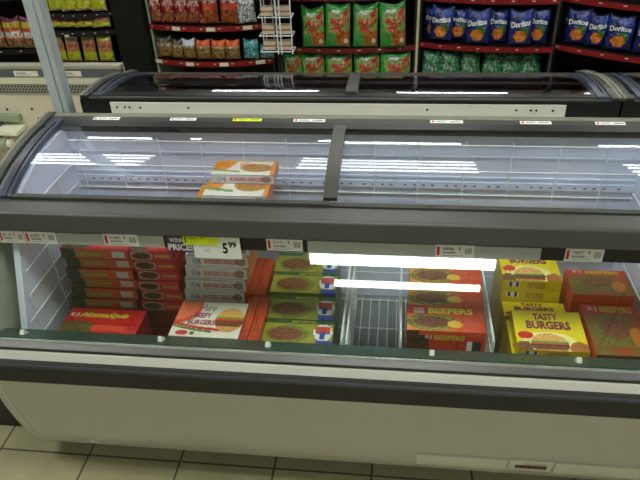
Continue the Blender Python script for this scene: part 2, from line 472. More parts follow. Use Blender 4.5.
# control panel, vent covers and drain plug in the lower body
def body_y(z):
    for (y0, z0), (y1, z1) in zip(BODY, BODY[1:]):
        if z0 <= z <= z1: return y0 + (y1 - y0) * (z - z0) / (z1 - z0)
    return BODY[0][0] if z < .06 else BODY[-1][0]
def body_fn(x0, x1, z0, z1, eps):
    return lambda s, t: Vector((x0 + (x1 - x0) * s, body_y(z0 + (z1 - z0) * t) - eps, z0 + (z1 - z0) * t))
def body_plate(x0, x1, z0, z1, eps, m, border=None):
    b = MB(); n = 4
    lo = body_fn(x0, x1, z0, z1, -.004); hi = body_fn(x0, x1, z0, z1, eps)
    vs = []; 
    for j in range(n + 1):
        for s in (0, 1): vs.append(hi(s, j / n))
    for j in range(n + 1):
        for s in (0, 1): vs.append(lo(s, j / n))
    o = 2 * (n + 1); fs = []
    for j in range(n):
        a = 2 * j; fs += [(a, a + 1, a + 3, a + 2), (o + a, o + a + 2, o + a + 3, o + a + 1), (a, a + 2, o + a + 2, o + a), (a + 1, o + a + 1, o + a + 3, a + 3)]
    fs += [(0, o, o + 1, 1), (2 * n, 2 * n + 1, o + 2 * n + 1, o + 2 * n)]
    b.raw(vs, fs, m)
    return b
b = body_plate(.080, .318, .122, .186, .006, "panel_white"); fin1(b, "vent_cover", bevel=.0015)
b = body_plate(.440, .755, .122, .188, .006, "panel_white"); fin1(b, "vent_cover", bevel=.0015)
b = body_plate(.322, .436, .128, .192, .006, "panel_white"); cp = fin1(b, "control_panel", bevel=.002)
b = body_plate(.340, .420, .148, .166, .008, "display_dark")
fn = body_fn(.340, .420, .148, .166, .0086)
b.text(fn, "-18", .08, .40, .2, .8, "button_red")
for i, mm in enumerate(("button_green", "button_red", "button_green")):
    b.grid(lambda s, t, i=i: fn(.50 + .15 * i + .09 * s, .3 + .45 * t), 1, 1, mm)
fin1(b, "display", cp, recalc=False)
fn = body_fn(.340, .420, .170, .182, .0066)
b = MB(); b.text(fn, "ON", .30, .48, .1, .9, "ink_red"); b.text(fn, "OFF ALARM", .58, .98, .1, .8, "ink_grey"); fin1(b, "lettering", cp, recalc=False)
b = body_plate(-.865, -.842, .104, .114, .006, "paper_white"); fin1(b, "drain_plug", bevel=.001)
for x in (-.945, -.575, -.30, .10, .44, .60):
    b = MB(); b.prism([(1.118, .531), (1.128, .541), (1.142, .519), (1.132, .517)], x - .006, x + .006, "paper_white"); fin1(b, "glass_clip", bevel=.001)

MY = 3.41; DZ = .03
def rear_freezer(x0, x1, lx0, lx1, label, split):
    R, fin = freezer(x0, x1, lx0, lx1, label, mirror=MY, dz=DZ, split=split, detail=False)
    # grey top ledge and the white back plate with its screws (given in the flipped frame)
    b = MB(); b.box(x0 + .03, x1 - .03, 1.612, 1.6575, .884, .8895, "frame_grey"); fin(b, "top_ledge", bevel=.001)
    b = MB(); b.box(x0, x1, 1.6565, 1.659, .02, .884, "frame_dark"); fin(b, "back_cladding")
    b = MB(); b.box(x0 + .095, x1 - .145, 1.659, 1.662, .70, .876, "panel_white")
    for sx in (x0 + .115, x0 + .14, x0 + .155, x0 + .19, (x0 + x1) / 2 - .45, (x0 + x1) / 2 + .26, x1 - .28, x1 - .24, x1 - .225, x1 - .18):
        b.bar((sx, 1.6615, .860), (sx, 1.663, .860), .0035, "hole_dark", 8)
    fin(b, "back_plate")
    return R, fin
F2, fin2 = rear_freezer(-.965, .615, -.885, .545, "grey topped island freezer with white screwed back plate, behind the front one", -.137)
F3, fin3 = rear_freezer(.622, 2.2, .70, 2.12, "matching island freezer at the far right, beyond the dark end corner", 1.4)
# filler ledge between the two back to back freezers
tag(MB().box(-1.06, 2.2, 1.7005, 1.7475, .855, .872, "ledge_olive").build("filler_ledge", bevel=.002), "olive grey filler ledge bridging the gap between both freezer rows", "ledge")
tag(MB().box(-1.0, 2.2, 1.712, 1.742, .0, .855, "frame_dark").build("filler_board"), "dark board standing in the gap between both freezer rows", "board")

# ------------------------------------------------------------------ wire dividers in the freezer
def divider(x, ya, yb, z1, label, n):
    t = tag(empty("basket_divider", (x, (ya + yb) / 2, .3045)), label, "divider", None)
    cy = (ya + yb) / 2; h = z1 - .3045
    b = MB()
    P = [(0, ya - cy, .003), (0, yb - cy, .003), (0, yb - cy, h), (0, ya - cy, h)]
    for i in range(4): b.bar(P[i], P[(i + 1) % 4], .003, "wire_white")
    b.build("frame", t)
    b = MB()
    for i in range(1, n): 
        y = ya - cy + (yb - ya) * i / n; b.bar((0, y, .003), (0, y, h), .0016, "wire_white", 5)
    for k in (1, 2, 3):
        z = h * k / 4; b.bar((0, ya - cy, z), (0, yb - cy, z), .0016, "wire_white", 5)
    b.build("wire_grid", t)
    return t
divider(-.124, 1.19, 1.58, .50, "white wire divider right of the green patty boxes", 14)
divider(-.112, 1.19, 1.58, .49, "white wire divider beside the empty bay, left side", 14)
divider(.026, 1.19, 1.58, .51, "white wire divider between empty bay and orange beef boxes", 14)
divider(.254, 1.19, 1.58, .52, "white wire divider between orange beef boxes and yellow boxes", 16)

# ------------------------------------------------------------------ cartons
def nz(u, v, s=9.0, seed=0.0):
    return noise.noise(Vector((u * s + seed, v * s - seed, seed * 1.7)))
def mixc(a, b, t):
    t = max(0, min(1, t)); return tuple(x * (1 - t) + y * t for x, y in zip(a, b))
def ell(u, v, cu, cv, ru, rv):
    return ((u - cu) / ru) ** 2 + ((v - cv) / rv) ** 2
def patty(col, u, v, cu, cv, ru, rv, seed=0, bun=True):
    """a grilled patty or burger drawn on the carton art"""
    e = ell(u, v, cu, cv, ru, rv)
    if e < 1:
        k = nz(u, v, 40, seed)
        c = mixc((.36, .17, .10), (.58, .34, .18), .5 + k)
        if bun:
            t = (v - cv) / rv
            if t > .25: c = mixc((.86, .60, .30), (.95, .78, .48), .5 + k)
            elif t > .08: c = (.45, .60, .22)
            elif t > -.05: c = (.85, .22, .15)
            elif t < -.5: c = mixc((.80, .55, .28), (.90, .70, .42), .5 + k)
        return c
    return col
def side_plain(c):
    return lambda u, v: mixc(c, (c[0] * .8, c[1] * .8, c[2] * .8), .5 + nz(u, v, 8) * .6)
def barcode(col, u, v, u0, u1, v0, v1):
    if u0 < u < u1 and v0 < v < v1:
        return (.2, .2, .2) if int((u - u0) / (u1 - u0) * 14) % 2 else (.92, .92, .9)
    return col

def carton(name, w, d, h, loc, top, front, side, label, group=None, rz=0.0, rx=0.0, ry=0.0, ttext=(), ftext=(), rt=(44, 24), rf=(44, 12)):
    """origin at the middle of the bottom; front faces -y"""
    b = MB()
    x0, x1, y0, y1 = -w / 2, w / 2, -d / 2, d / 2
    T = ((x0, y0, h), (w, 0, 0), (0, d, 0)); F = ((x0, y0, 0), (w, 0, 0), (0, 0, h))
    b.grid(plane_fn(*T), rt[0], rt[1], "carton", top)
    b.grid(plane_fn(*F), rf[0], rf[1], "carton", front)
    b.grid(plane_fn((x0, y1, 0), (0, -d, 0), (0, 0, h)), 10, 6, "carton", side)
    b.grid(plane_fn((x1, y0, 0), (0, d, 0), (0, 0, h)), 10, 6, "carton", side)
    b.grid(plane_fn((x1, y1, 0), (-w, 0, 0), (0, 0, h)), 4, 2, "carton", side)
    b.grid(plane_fn((x0, y1, 0), (w, 0, 0), (0, -d, 0)), 4, 2, "carton", side)
    for face, items in ((T, ttext), (F, ftext)):
        for it in items:
            s, u0, u1, v0, v1, mm = it[:6]
            b.text(plane_fn(*face, eps=.0006 if len(it) < 8 else it[7]), s, u0, u1, v0, v1, mm, it[6] if len(it) > 6 else 0)
    o = b.build(name, recalc=False, loc=loc); o.rotation_euler = (rx, ry, rz)
    tag(o, label, "food box", group)
    return o

# --- orange and green boxed beef burgers, middle bay
def beef_top(u, v):
    c = mixc((.86, .30, .12), (.92, .45, .18), .5 + nz(u, v, 3))
    if v > .68: c = mixc((.80, .16, .10), (.88, .28, .12), u)
    if .085 < u < .235 and .72 < v < .93: c = (.90, .80, .74)
    if v < .66:
        c = mixc((.90, .55, .25), (.82, .25, .12), u * 1.1)
        if ell(u, v, .33, .35, .33, .33) < 1: c = mixc((.70, .62, .20), (.35, .38, .12), .5 + nz(u, v, 14))
        c = patty(c, u, v, .33, .36, .24, .22, 3, False)
        if ell(u, v, .62, .30, .10, .14) < 1: c = (.93, .75, .25)
        if .70 < u < .95 and .22 < v < .46: c = mixc((.88, .42, .22), (.75, .2, .12), .5 + nz(u, v, 40))
    return c
def beef_front(u, v):
    c = (.80, .22, .12)
    if v > .93: c = (.86, .32, .14)
    if u < .30 and ell(u, v, .08, .72, .25, .25) < 1: c = mixc((.20, .10, .08), (.42, .24, .10), .5 + nz(u, v, 20))
    return barcode(c, u, v, .78, .95, .70, .84)
BT = (("BEEFERS", .28, .86, .70, .94, "ink_yellow"), ("E·J", .11, .21, .76, .89, "ink_red"))
BF = (("BEEFERS", .35, .74, .84, .93, "ink_gold"), ("E·J", .24, .32, .85, .92, "ink_white"))
for i, yc in enumerate((1.291, 1.391, 1.491, 1.585)):
    if i == 3: continue
    carton("burger_box", .202, .097, .193, (.143 + .004 * i, yc, .3045), beef_top, beef_front, side_plain((.80, .20, .12)),
           ["orange beef burger box at the front of the middle bay, barcode showing", "orange beef burger box second from the glass in the middle bay", "orange beef burger box at the back of the middle bay"][i],
           "orange beef burger boxes in the middle bay", ttext=BT, ftext=BF)

# --- green patty boxes with the crossed emblem
def green_top(u, v):
    c = mixc((.52, .58, .14), (.66, .62, .20), .5 + nz(u, v, 4))
    if v > .82: c = (.20, .34, .14)
    if ell(u, v, .36, .40, .30, .36) < 1: c = mixc((.35, .42, .10), (.60, .58, .18), .5 + nz(u, v, 20))
    c = patty(c, u, v, .33, .42, .24, .27, 5, False)
    if u > .78 and v < .20: c = (.16, .26, .58)
    if ell(u, v, .86, .52, .13, .33) < 1:
        c = (.90, .92, .92)
        if abs(u - .86) < .10 and .52 < v < .74: c = (.80, .25, .20)
        if abs(u - .86) < .035 and .26 < v < .56: c = (.18, .28, .60)
        if abs(u - .86) < .09 and .44 < v < .52: c = (.18, .28, .60)
    return c
def green_front(u, v):
    c = (.38, .42, .12)
    if u > .80: c = (.20, .28, .55)
    return c
for i, yc in enumerate((1.244, 1.344, 1.452, 1.554)):
    carton("burger_box", .192, .098, .165 + (.004 if i == 2 else 0), (-.247 - .004 * i, yc, .3045), green_top, green_front, side_plain((.42, .46, .15)),
           ["green patty box with blue and red emblem, closest to the glass", "green patty box with blue and red emblem, second from the glass", "green patty box with blue and red emblem, third from the glass, standing highest", "green patty box with blue and red emblem, against the back wall"][i],
           "green patty boxes", ttext=(("BEEF PATTIES", .40, .74, .86, .95, "ink_gold"), ("U", .83, .89, .28, .5, "ink_blue")), ftext=(("PATTIES", .3, .7, .7, .85, "ink_gold"),))

# --- yellow boxes
def tasty_top(u, v):
    c = (.93, .84, .05)
    e = ell(u, v, .47, .16, .27, .26)
    if ell(u, v, .47, .12, .42, .34) < 1: c = (.97, .92, .60)
    if e < 1: c = patty(c, u, v, .47, .16, .27, .26, 2, True)
    if ell(u, v, .88, .06, .14, .18) < 1: c = (.70, .42, .18)
    if ell(u, v, .10, .05, .12, .16) < 1: c = (.50, .30, .15)
    if ell(u, v, .14, .36, .11, .09) < 1: c = (.85, .15, .12)
    return c
def tasty_front(u, v):
    return barcode((.90, .80, .08), u, v, .10, .30, .30, .80)
def tasty_tall(u, v):
    return (.90, .80, .08)
TT = (("TASTY", .30, .66, .76, .93, "ink_purple"), ("BURGERS", .18, .82, .52, .73, "ink_purple"))
TF = (("TASTY BURGERS", .42, .72, .2, .8, "ink_purple"),)
carton("burger_box", .172, .140, .034, (.402, 1.264, .466), tasty_top, tasty_front, side_plain((.90, .80, .08)),
       "bright yellow burger box lying on top at the front, by the glass", "yellow burger boxes", rx=math.radians(3), ttext=TT, ftext=TF, rt=(60, 40))
carton("burger_box", .166, .150, .155, (.392, 1.265, .3045), tasty_top, tasty_tall, side_plain((.88, .76, .10)),
       "yellow burger box under the front yellow box, by the glass", "yellow burger boxes")
carton("burger_box", .166, .076, .155, (.390, 1.382, .3045), tasty_top, tasty_tall, side_plain((.88, .76, .10)),
       "yellow burger box just behind the tilted front yellow box, large face up", "yellow burger boxes", ttext=TT, rt=(60, 40))
carton("burger_box", .158, .150, .155, (.385, 1.503, .3045), tasty_top, tasty_tall, side_plain((.88, .76, .10)),
       "yellow burger box at the foot of the rear yellow pile", "yellow burger boxes")
for k in range(2):
    carton("burger_box", .158, .150, .034, (.383, 1.503, .460 + .0352 * k), tasty_top, tasty_front, side_plain((.90, .80, .08)),
           ["yellow burger box in the middle of the rear yellow pile, narrow side out", "yellow burger box topmost of the rear yellow pile, narrow side out"][k],
           "yellow burger boxes", ttext=TT, ftext=TF)

# --- large orange and green family boxes at the right
def fam_top(u, v):
    c = mixc((.62, .26, .10), (.45, .40, .14), .5 + nz(u, v, 3))
    if v > .80: c = (.78, .20, .10)
    if ell(u, v, .45, .45, .36, .30) < 1: c = mixc((.30, .34, .10), (.55, .45, .14), .5 + nz(u, v, 16))
    c = patty(c, u, v, .48, .52, .24, .20, 8, False)
    if ell(u, v, .80, .35, .12, .2) < 1: c = (.75, .45, .15)
    return c
def fam_front(u, v):
    c = mixc((.36, .30, .10), (.55, .25, .10), .5 + nz(u, v, 5))
    return c
FT = (("BEEFERS", .32, .88, .84, .96, "ink_gold"), ("E·J", .12, .26, .85, .95, "ink_white"))
FF = (("E·J BEEFERS", .2, .8, .78, .9, "ink_gold"),)
orange_side = lambda u, v: mixc((.88, .32, .10), (.95, .48, .20), .5 + nz(u, v, 5))
carton("family_burger_box", .145, .190, .195, (.572, 1.278, .3045), fam_top, fam_front, orange_side,
       "large orange sided beef box at the right end, touching the glass end", "large orange beef boxes", ttext=FT, ftext=FF, rt=(48, 44))
carton("family_burger_box", .160, .110, .217, (.562, 1.442, .3045), fam_top, lambda u, v: (.80, .30, .12), orange_side,
       "large orange beef box at the right, standing behind the front one", "large orange beef boxes", ttext=FT, rt=(48, 34))

# --- red boxes at the left
def home_top(u, v):
    c = mixc((.78, .10, .08), (.66, .07, .07), .5 + nz(u, v, 3))
    if v < .50:
        if ell(u, v, .22, .22, .26, .24) < 1: c = mixc((.25, .20, .10), (.45, .38, .16), .5 + nz(u, v, 12))
        if .40 < u < .85 and .10 < v < .32: c = mixc((.85, .35, .20), (.80, .20, .10), .5 + nz(u, v, 25))
    if u > .90: c = (.72, .12, .16)
    return c
def home_front(u, v):
    return mixc((.72, .10, .08), (.55, .06, .08), .5 + nz(u, v, 4))
HT = (("HomeStyle", .18, .80, .56, .84, "ink_gold", .15), ("E·J", .04, .14, .62, .80, "ink_white"))
HF = (("HomeStyle", .40, .85, .80, .94, "ink_gold", .15),)
carton("burger_box", .222, .100, .155, (-.800, 1.262, .3045), home_top, home_front, side_plain((.62, .08, .14)),
       "red home style burger box lying flat at the lower left, by the glass", "red home style burger boxes", ttext=HT, ftext=HF, rt=(60, 28))
def home_strip(u, v):
    c = mixc((.86, .26, .22), (.80, .42, .26), .5 + nz(u, v, 3))
    if u < .20: c = mixc((.10, .14, .08), (.30, .34, .16), .5 + nz(u, v, 9))
    elif u < .62 and .2 < v < .75: c = mixc((.58, .55, .22), (.66, .40, .18), u * 1.4)
    if v < .12: c = (.45, .10, .10)
    if .74 < u < .93 and .22 < v < .80: c = (.82, .82, .80) if (abs(u - .835) > .075 or abs(v - .5) > .22) else ((.3, .3, .32) if int(u * 90) % 2 else (.8, .8, .8))
    return c
def home_tall(u, v): return (.50, .10, .12)
carton("burger_box", .200, .150, .105, (-.842, 1.445, .3045), home_top, home_tall, side_plain((.6, .1, .12)),
       "red burger box at the foot of the barcode stack, left end", "red burger boxes stacked at the left end")
for k in range(6):
    sh = ((k * 37) % 5 - 2) * .002
    carton("burger_box", .200, .150, .0355, (-.842 + sh + .003 * k, 1.447 + sh, .4105 + .0365 * k), home_top, home_strip, side_plain((.62, .08, .16)),
           "red burger box with a pale barcode end, %s of the leftmost stack" % ["lowest", "second up", "third up", "fourth up", "fifth up", "topmost"][k],
           "red burger boxes stacked at the left end", ftext=(("BEEF BURGERS", .28, .62, .35, .62, "ink_gold"),))
def oval_strip(u, v):
    c = mixc((.86, .20, .20), (.84, .18, .32), v)
    if u < .56 and ell(u, v, .26, .5, .27, .46) < 1: c = (.80, .66, .66)
    if ell(u, v, .26, .5, .23, .36) < 1: c = mixc((.22, .14, .10), (.40, .36, .20), .5 + nz(u, v, 8))
    if v < .08: c = (.42, .05, .07)
    return c
carton("burger_box", .122, .150, .105, (-.664, 1.445, .3045), home_top, home_tall, side_plain((.6, .1, .12)),
       "red burger box at the foot of the oval picture stack", "red burger boxes with oval pictures")
for k in range(6):
    sh = ((k * 53) % 5 - 2) * .0015
    carton("burger_box", .122, .150, .0355, (-.664 + sh, 1.447 + sh, .4105 + .0365 * k), home_top, oval_strip, side_plain((.66, .09, .14)),
           "red burger box with an oval burger picture on its end, %s of its stack" % ["lowest", "second up", "third up", "fourth up", "fifth up", "topmost"][k],
           "red burger boxes with oval pictures", ftext=(("BURGERS", .60, .96, .40, .65, "ink_gold"),))

# --- white boxes
def white_top(u, v):
    c = (.88, .86, .80)
    if u < .34:
        e = ell(u, v, .0, .95, .34, .55)
        if e < 1.3: c = (.55, .65, .30)
        if e < 1.12: c = (.86, .24, .16)
        if e < .85: c = (.88, .45, .30)
    d = v - (.34 - .22 * u + .25 * (u - .35) ** 2)
    if u < .75 and abs(d) < .035: c = (.80, .20, .16)
    if u < .60 and abs(d + .07) < .03: c = (.35, .50, .20)
    if ell(u, v, .80, .50, .22, .34) < 1: c = patty(c, u, v, .80, .50, .21, .34, 11, True)
    if ell(u, v, .17, .10, .09, .07) < 1: c = (.80, .15, .15)
    if ell(u, v, .32, .10, .035, .05) < 1: c = (.20, .40, .25)
    return c
def white_side(u, v):
    return (.72, .16, .12)
WT = (("Pure", .34, .56, .72, .92, "ink_grey", .2), ("BEEFY", .26, .52, .53, .67, "ink_purple"), ("BURGERS", .20, .60, .33, .47, "ink_purple"))
carton("burger_box", .186, .140, .195, (-.484, 1.245, .3045), white_top, lambda u, v: (.75, .73, .68), white_side,
       "white beefy burgers box with burger picture, flat by the glass", "white burger boxes", ttext=WT, rt=(72, 56))
def white_front(u, v):
    c = (.86, .86, .86)
    if v < .08 or v > .94: c = (.62, .64, .62)
    if ell(u, v, .14, .5, .06, .3) < 1: c = (.70, .75, .80)
    if ell(u, v, .88, .5, .08, .36) < 1: c = (.60, .52, .45)
    return c
def quaker_top(u, v):
    c = (.90, .87, .80)
    if u < .26 + .25 * (v - .5) and v > .35 - .5 * u: c = mixc((.90, .62, .20), (.86, .50, .16), .5 + nz(u, v, 4))
    if v > .92: c = (.88, .66, .30)
    if abs(v - (.30 - .25 * (u - .1))) < .05 and u < .45: c = (.45, .60, .25)
    if ell(u, v, .70, .50, .27, .28) < 1: c = mixc((.62, .42, .18), (.80, .62, .32), .5 + nz(u, v, 18))
    if u > .93: c = (.88, .55, .25)
    return c
def quaker_side(u, v):
    return mixc((.90, .62, .40), (.85, .50, .25), .5 + nz(u, v, 6))
WF = (("BURGERS GRILLED", .30, .84, .30, .70, "ink_red"), ("6", .20, .24, .25, .8, "ink_purple"))
carton("burger_box", .176, .170, .105, (-.500, 1.475, .3045), quaker_top, lambda u, v: (.7, .7, .68), quaker_side,
       "white burger box at the foot of the tall white pile", "white burger boxes in the tall pile")
zz = .4105
for k in range(10):
    top = k >= 8
    lab = ["lowest", "second up", "third up", "fourth up", "fifth up", "sixth up", "seventh up", "eighth up"][k] if k < 8 else None
    h = .0400 if k < 8 else (.0345 if k == 8 else .028)
    dd = .17 if k < 8 else (.120 if k == 8 else .082)
    yy = 1.455 + .002 * k if k < 8 else (1.437 + .060 if k == 8 else 1.502 + .041)
    xx = -.512 + .007 * k
    carton("burger_box", .176, dd, h, (xx if not top else (-.428 if k == 8 else -.418), yy, zz), quaker_top, white_front, quaker_side,
           ("white burger box with grey end, %s of the tall pile" % lab) if not top else ["", "white and orange burger box seen through the lid, just under the highest one", "white and orange burger box seen through the lid, highest of the pile"][k - 7],
           "white burger boxes in the tall pile", ttext=(("Grilled", .40, .62, .62, .84, "ink_red"),), ftext=WF, rt=(60, 28))
    zz += h + .0008

# --- red boxes standing on edge beside the white ones
def edge_red(u, v):
    c = mixc((.74, .22, .10), (.60, .12, .08), .5 + nz(u * .4, v, 3, 2))
    if int(u * 9) % 3 == 1: c = mixc(c, (.72, .45, .20), .6)
    return c
for j, yc in enumerate((1.264, 1.450)):
    for i in range(2):
        carton("burger_box", .029, .174, .190, (-.3825 + .0305 * i - .018 * j, yc, .3045), edge_red, lambda u, v: (.72, .16, .10), side_plain((.70, .16, .10)),
               "thin red burger box standing on edge, %s one of the %s pair" % (["left", "right"][i], ["nearer", "farther"][j]), "red boxes standing on edge", rt=(9, 30))

# --- a few packs inside the rear freezer
for i in range(6):
    c0 = [(.62, .14, .14), (.30, .12, .30), (.70, .20, .14), (.55, .12, .18), (.30, .20, .35), (.64, .16, .12)][i]
    carton("frozen_food_box", .18, .30, .24, (-.75 + .235 * i, 1.98, .3305), lambda u, v, c0=c0: mixc(c0, (.75, .55, .35), .3 + nz(u, v, 6, c0[0] * 9)), side_plain(c0), side_plain(c0),
           "frozen food box lying inside the rear freezer, number %s from its left end" % ["one", "two", "three", "four", "five", "six"][i], "boxes inside the rear freezer", rt=(16, 12), rf=(8, 4))

# ------------------------------------------------------------------ price tags
def price_tag(x0, x1, z0, z1, y, label, items, back="paper_white", depth=.0008, group="price tags on the front rail", tilt=0):
    w, h = x1 - x0, z1 - z0
    b = MB(); b.box(-w / 2, w / 2, -depth, 0, 0, h, back)
    fn = plane_fn((-w / 2, -depth, 0), (w, 0, 0), (0, 0, h), .0003)
    for it in items:
        if it[0] == '#': b.grid(lambda s, t, it=it: fn(it[1] + (it[2] - it[1]) * s, it[3] + (it[4] - it[3]) * t), 1, 1, it[5])
        elif it[0] == '|':
            n = 9
            for k in range(0, n, 2):
                b.grid(lambda s, t, k=k, it=it: fn(it[1] + (it[2] - it[1]) * (k + s * .8) / n, it[3] + (it[4] - it[3]) * t), 1, 1, it[5])
        else: b.text(fn, it[0], *it[1:6])
    o = b.build("price_tag", recalc=False, loc=((x0 + x1) / 2, y, z0)); o.rotation_euler = (tilt, 0, 0)
    tag(o, label, "price tag", group)
    return o
def std_items(t):
    return [('#', .04, .11, .15, .85, "ink_red"), (t, .20, .48, .58, .80, "ink_grey"), ("BURGERS", .20, .52, .30, .46, "ink_grey"), ('#', .20, .70, .12, .16, "ink_grey"),
            ('|', .76, .93, .30, .78, "ink_black"), ("1", .60, .64, .6, .85, "ink_grey")]
TY = 1.2438
price_tag(-1.000, -.932, .732, .768, TY, "white price tag at the far left of the price rail", std_items("E-J"))
price_tag(-.929, -.846, .733, .768, TY, "white price tag above the wire side wall, second on the price rail", std_items("BEEF"))
price_tag(-.720, -.630, .734, .769, TY, "white price tag with small red mark above the red boxes", std_items("HOME"))
price_tag(-.306, -.217, .734, .769, TY + .002, "white price tag above the green patty boxes", std_items("PATTY"))
price_tag(.099, .189, .733, .768, TY, "white price tag above the orange beef boxes in the middle", std_items("BEEFERS"))
price_tag(.394, .479, .732, .768, TY + .002, "white price tag above the yellow boxes", std_items("TASTY"))
# promotional card and its two stickers
p = price_tag(-.556, -.420, .722, .770, TY - .001, "purple promotion card reading winning price", [("WINNING", .05, .50, .60, .88, "ink_white"), ("PRICE!", .01, .47, .10, .52, "ink_white")], back="promo_purple", group=None)
p = price_tag(-.489, -.370, .708, .773, TY - .0045, "large white price card reading 5.99", [("5", .62, .73, .24, .74, "ink_black"), ("99", .75, .92, .52, .80, "ink_black"), ('#', .22, .36, .40, .42, "ink_grey"), ('#', .22, .34, .30, .32, "ink_grey")], group=None)
p = price_tag(-.512, -.424, .749, .777, TY - .0060, "yellow price sticker over the large white price card", [('#', .05, .09, .2, .8, "ink_black"), ("BURGER", .18, .40, .60, .76, "ink_black"), ("2 KG", .50, .62, .66, .84, "ink_black"), ('|', .74, .94, .15, .5, "ink_gold"), ('#', .2, .5, .3, .34, "ink_gold")], back="paper_yellow", group=None)
# flat labels on the rear beam
for (a, c, lab, bk) in ((-.888, -.808, "leftmost small white label on the rear beam", "paper_white"), (-.654, -.577, "small white label on the rear beam, second from the left", "paper_white"),
                        (-.468, -.384, "small yellow label on the rear beam", "paper_yellow"), (-.292, -.201, "small white label on the rear beam beside the centre post", "paper_white"),
                        (.091, .180, "small white label on the rear beam, first right of the centre post", "paper_white"), (.333, .415, "small white label on the rear beam, second right of the centre post", "paper_white"),
                        (.530, .607, "small white label on the rear beam at the right end", "paper_white")):
    price_tag(a, c, .8900, .8900 + .016, 1.654, lab, [('#', .05, .12, .2, .8, "ink_red"), ("BEEF", .2, .5, .3, .7, "ink_grey"), ('#', .6, .92, .35, .6, "ink_grey")], back=bk, group="labels on the rear beam", tilt=-math.radians(84))

# ------------------------------------------------------------------ post beside the freezers
b = MB(); px, py = -1.036, 1.775
t = tag(empty("steel_post", (px, py, 0)), "pale blue grey steel post rising at the rear left freezer corner", "post")
b.raw([(x, y, z) for z in (0, 2.98) for x, y in ((-.024, -.022), (.004, -.022), (.004, -.014), (.009, -.014), (.009, -.022), (.024, -.022), (.024, .022), (-.024, .022))],
      [(i, (i + 1) % 8, 8 + (i + 1) % 8, 8 + i) for i in range(8)] + [tuple(range(8))[::-1], tuple(range(8, 16))], "post_grey")
b.build("upright", t, bevel=.002)
MB().box(-.0235, .0235, -.0235, .0235, .0, .012, "post_grey").build("foot_plate", t)
# ------------------------------------------------------------------ open cooler at the left
ck = tag(empty("open_cooler", (-1.8, 1.8, 0)), "cream open cooler with perforated vent at the left behind the post", "cooler")
def ckb(mb, name, par=None, **k):
    mb.v = [(x + 1.8, y - 1.8, z) for x, y, z in mb.v]
    return mb.build(name, par or ck, **k)
ckb(MB().box(-2.6, -1.10, 1.2, 2.126, .28, .50, "cooler_white"), "base_tub")
ckb(MB().box(-2.6, -1.12, 1.24, 2.10, 0, .28, "frame_dark"), "dark_base")
ckb(MB().box(-2.6, -.972, 2.120, 2.127, .50, .885, "cooler_white"), "back_wall")
ckb(MB().box(-1.10, -.972, 1.84, 2.126, .02, .50, "cooler_white"), "corner_tub")
b = MB(); b.box(-2.6, -.972, 2.09, 2.128, .885, .90, "cooler_rim"); ckb(b, "back_rim", bevel=.003)
b = MB(); b.prism([(2.09, .858), (2.092, .884), (2.12, .884), (2.12, .858)], -2.6, -.972, "cooler_rail"); ckb(b, "label_rail")
b = MB(); b.prism([(2.100, .828), (2.092, .857), (2.12, .857), (2.12, .828)], -2.6, -.972, "cooler_panel"); ckb(b, "upper_panel")
b = MB(); b.box(-2.6, -.972, 2.104, 2.12, .788, .827, "cooler_rim")
x = -2.0; 
while x < -.985:
    for r in range(3):
        b.box(x + (.006 if r % 2 else 0), x + .007 + (.006 if r % 2 else 0), 2.1030, 2.1042, .794 + .010 * r, .800 + .010 * r, "hole_dark")
    x += .0125
ckb(b, "vent_grille")
b = MB(); b.box(-2.6, -.972, 2.108, 2.12, .50, .787, "cooler_white")
for x, z in ((-1.36, .728), (-1.345, .690), (-1.46, .726), (-1.23, .75)):
    b.bar((x, 2.1085, z), (x, 2.1065, z), .005, "hole_dark", 10)
ckb(b, "inner_panel")
b = MB(); b.box(-2.6, -1.41, 2.085, 2.108, .685, .712, "slot_green"); ckb(b, "slot_cover", bevel=.002)
b = MB(); b.box(-2.6, -1.40, 2.03, 2.108, .655, .668, "cooler_panel"); b.box(-1.50, -1.492, 2.03, 2.108, .632, .684, "cooler_rail"); ckb(b, "bracket_rail")
b = MB(); b.bar((-2.6, 2.04, .618), (-1.455, 2.04, .618), .024, "slot_green", 14); b.bar((-1.455, 2.04, .618), (-1.44, 2.04, .618), .016, "cooler_panel", 14); ckb(b, "pipe", smooth=False)
ckb(MB().box(-1.13, -1.10, 1.2, 2.10, .50, .72, "cooler_white"), "side_wall")
ckb(MB().box(-2.6, -1.13, 1.2, 1.24, .50, .74, "cooler_white"), "front_wall")
for (a, c, lab) in ((-1.62, -1.53, "cream price label on the cooler rail, cut by the picture edge"), (-1.375, -1.283, "cream price label on the cooler rail, left of the post"), (-1.19, -1.12, "cream price label on the cooler rail, right of the post")):
    price_tag(a, c, .861, .881, 2.0895, lab, [('#', .1, .5, .55, .7, "ink_grey"), ('#', .1, .7, .25, .35, "ink_grey")], back="label_cream", group="labels on the cooler rail")

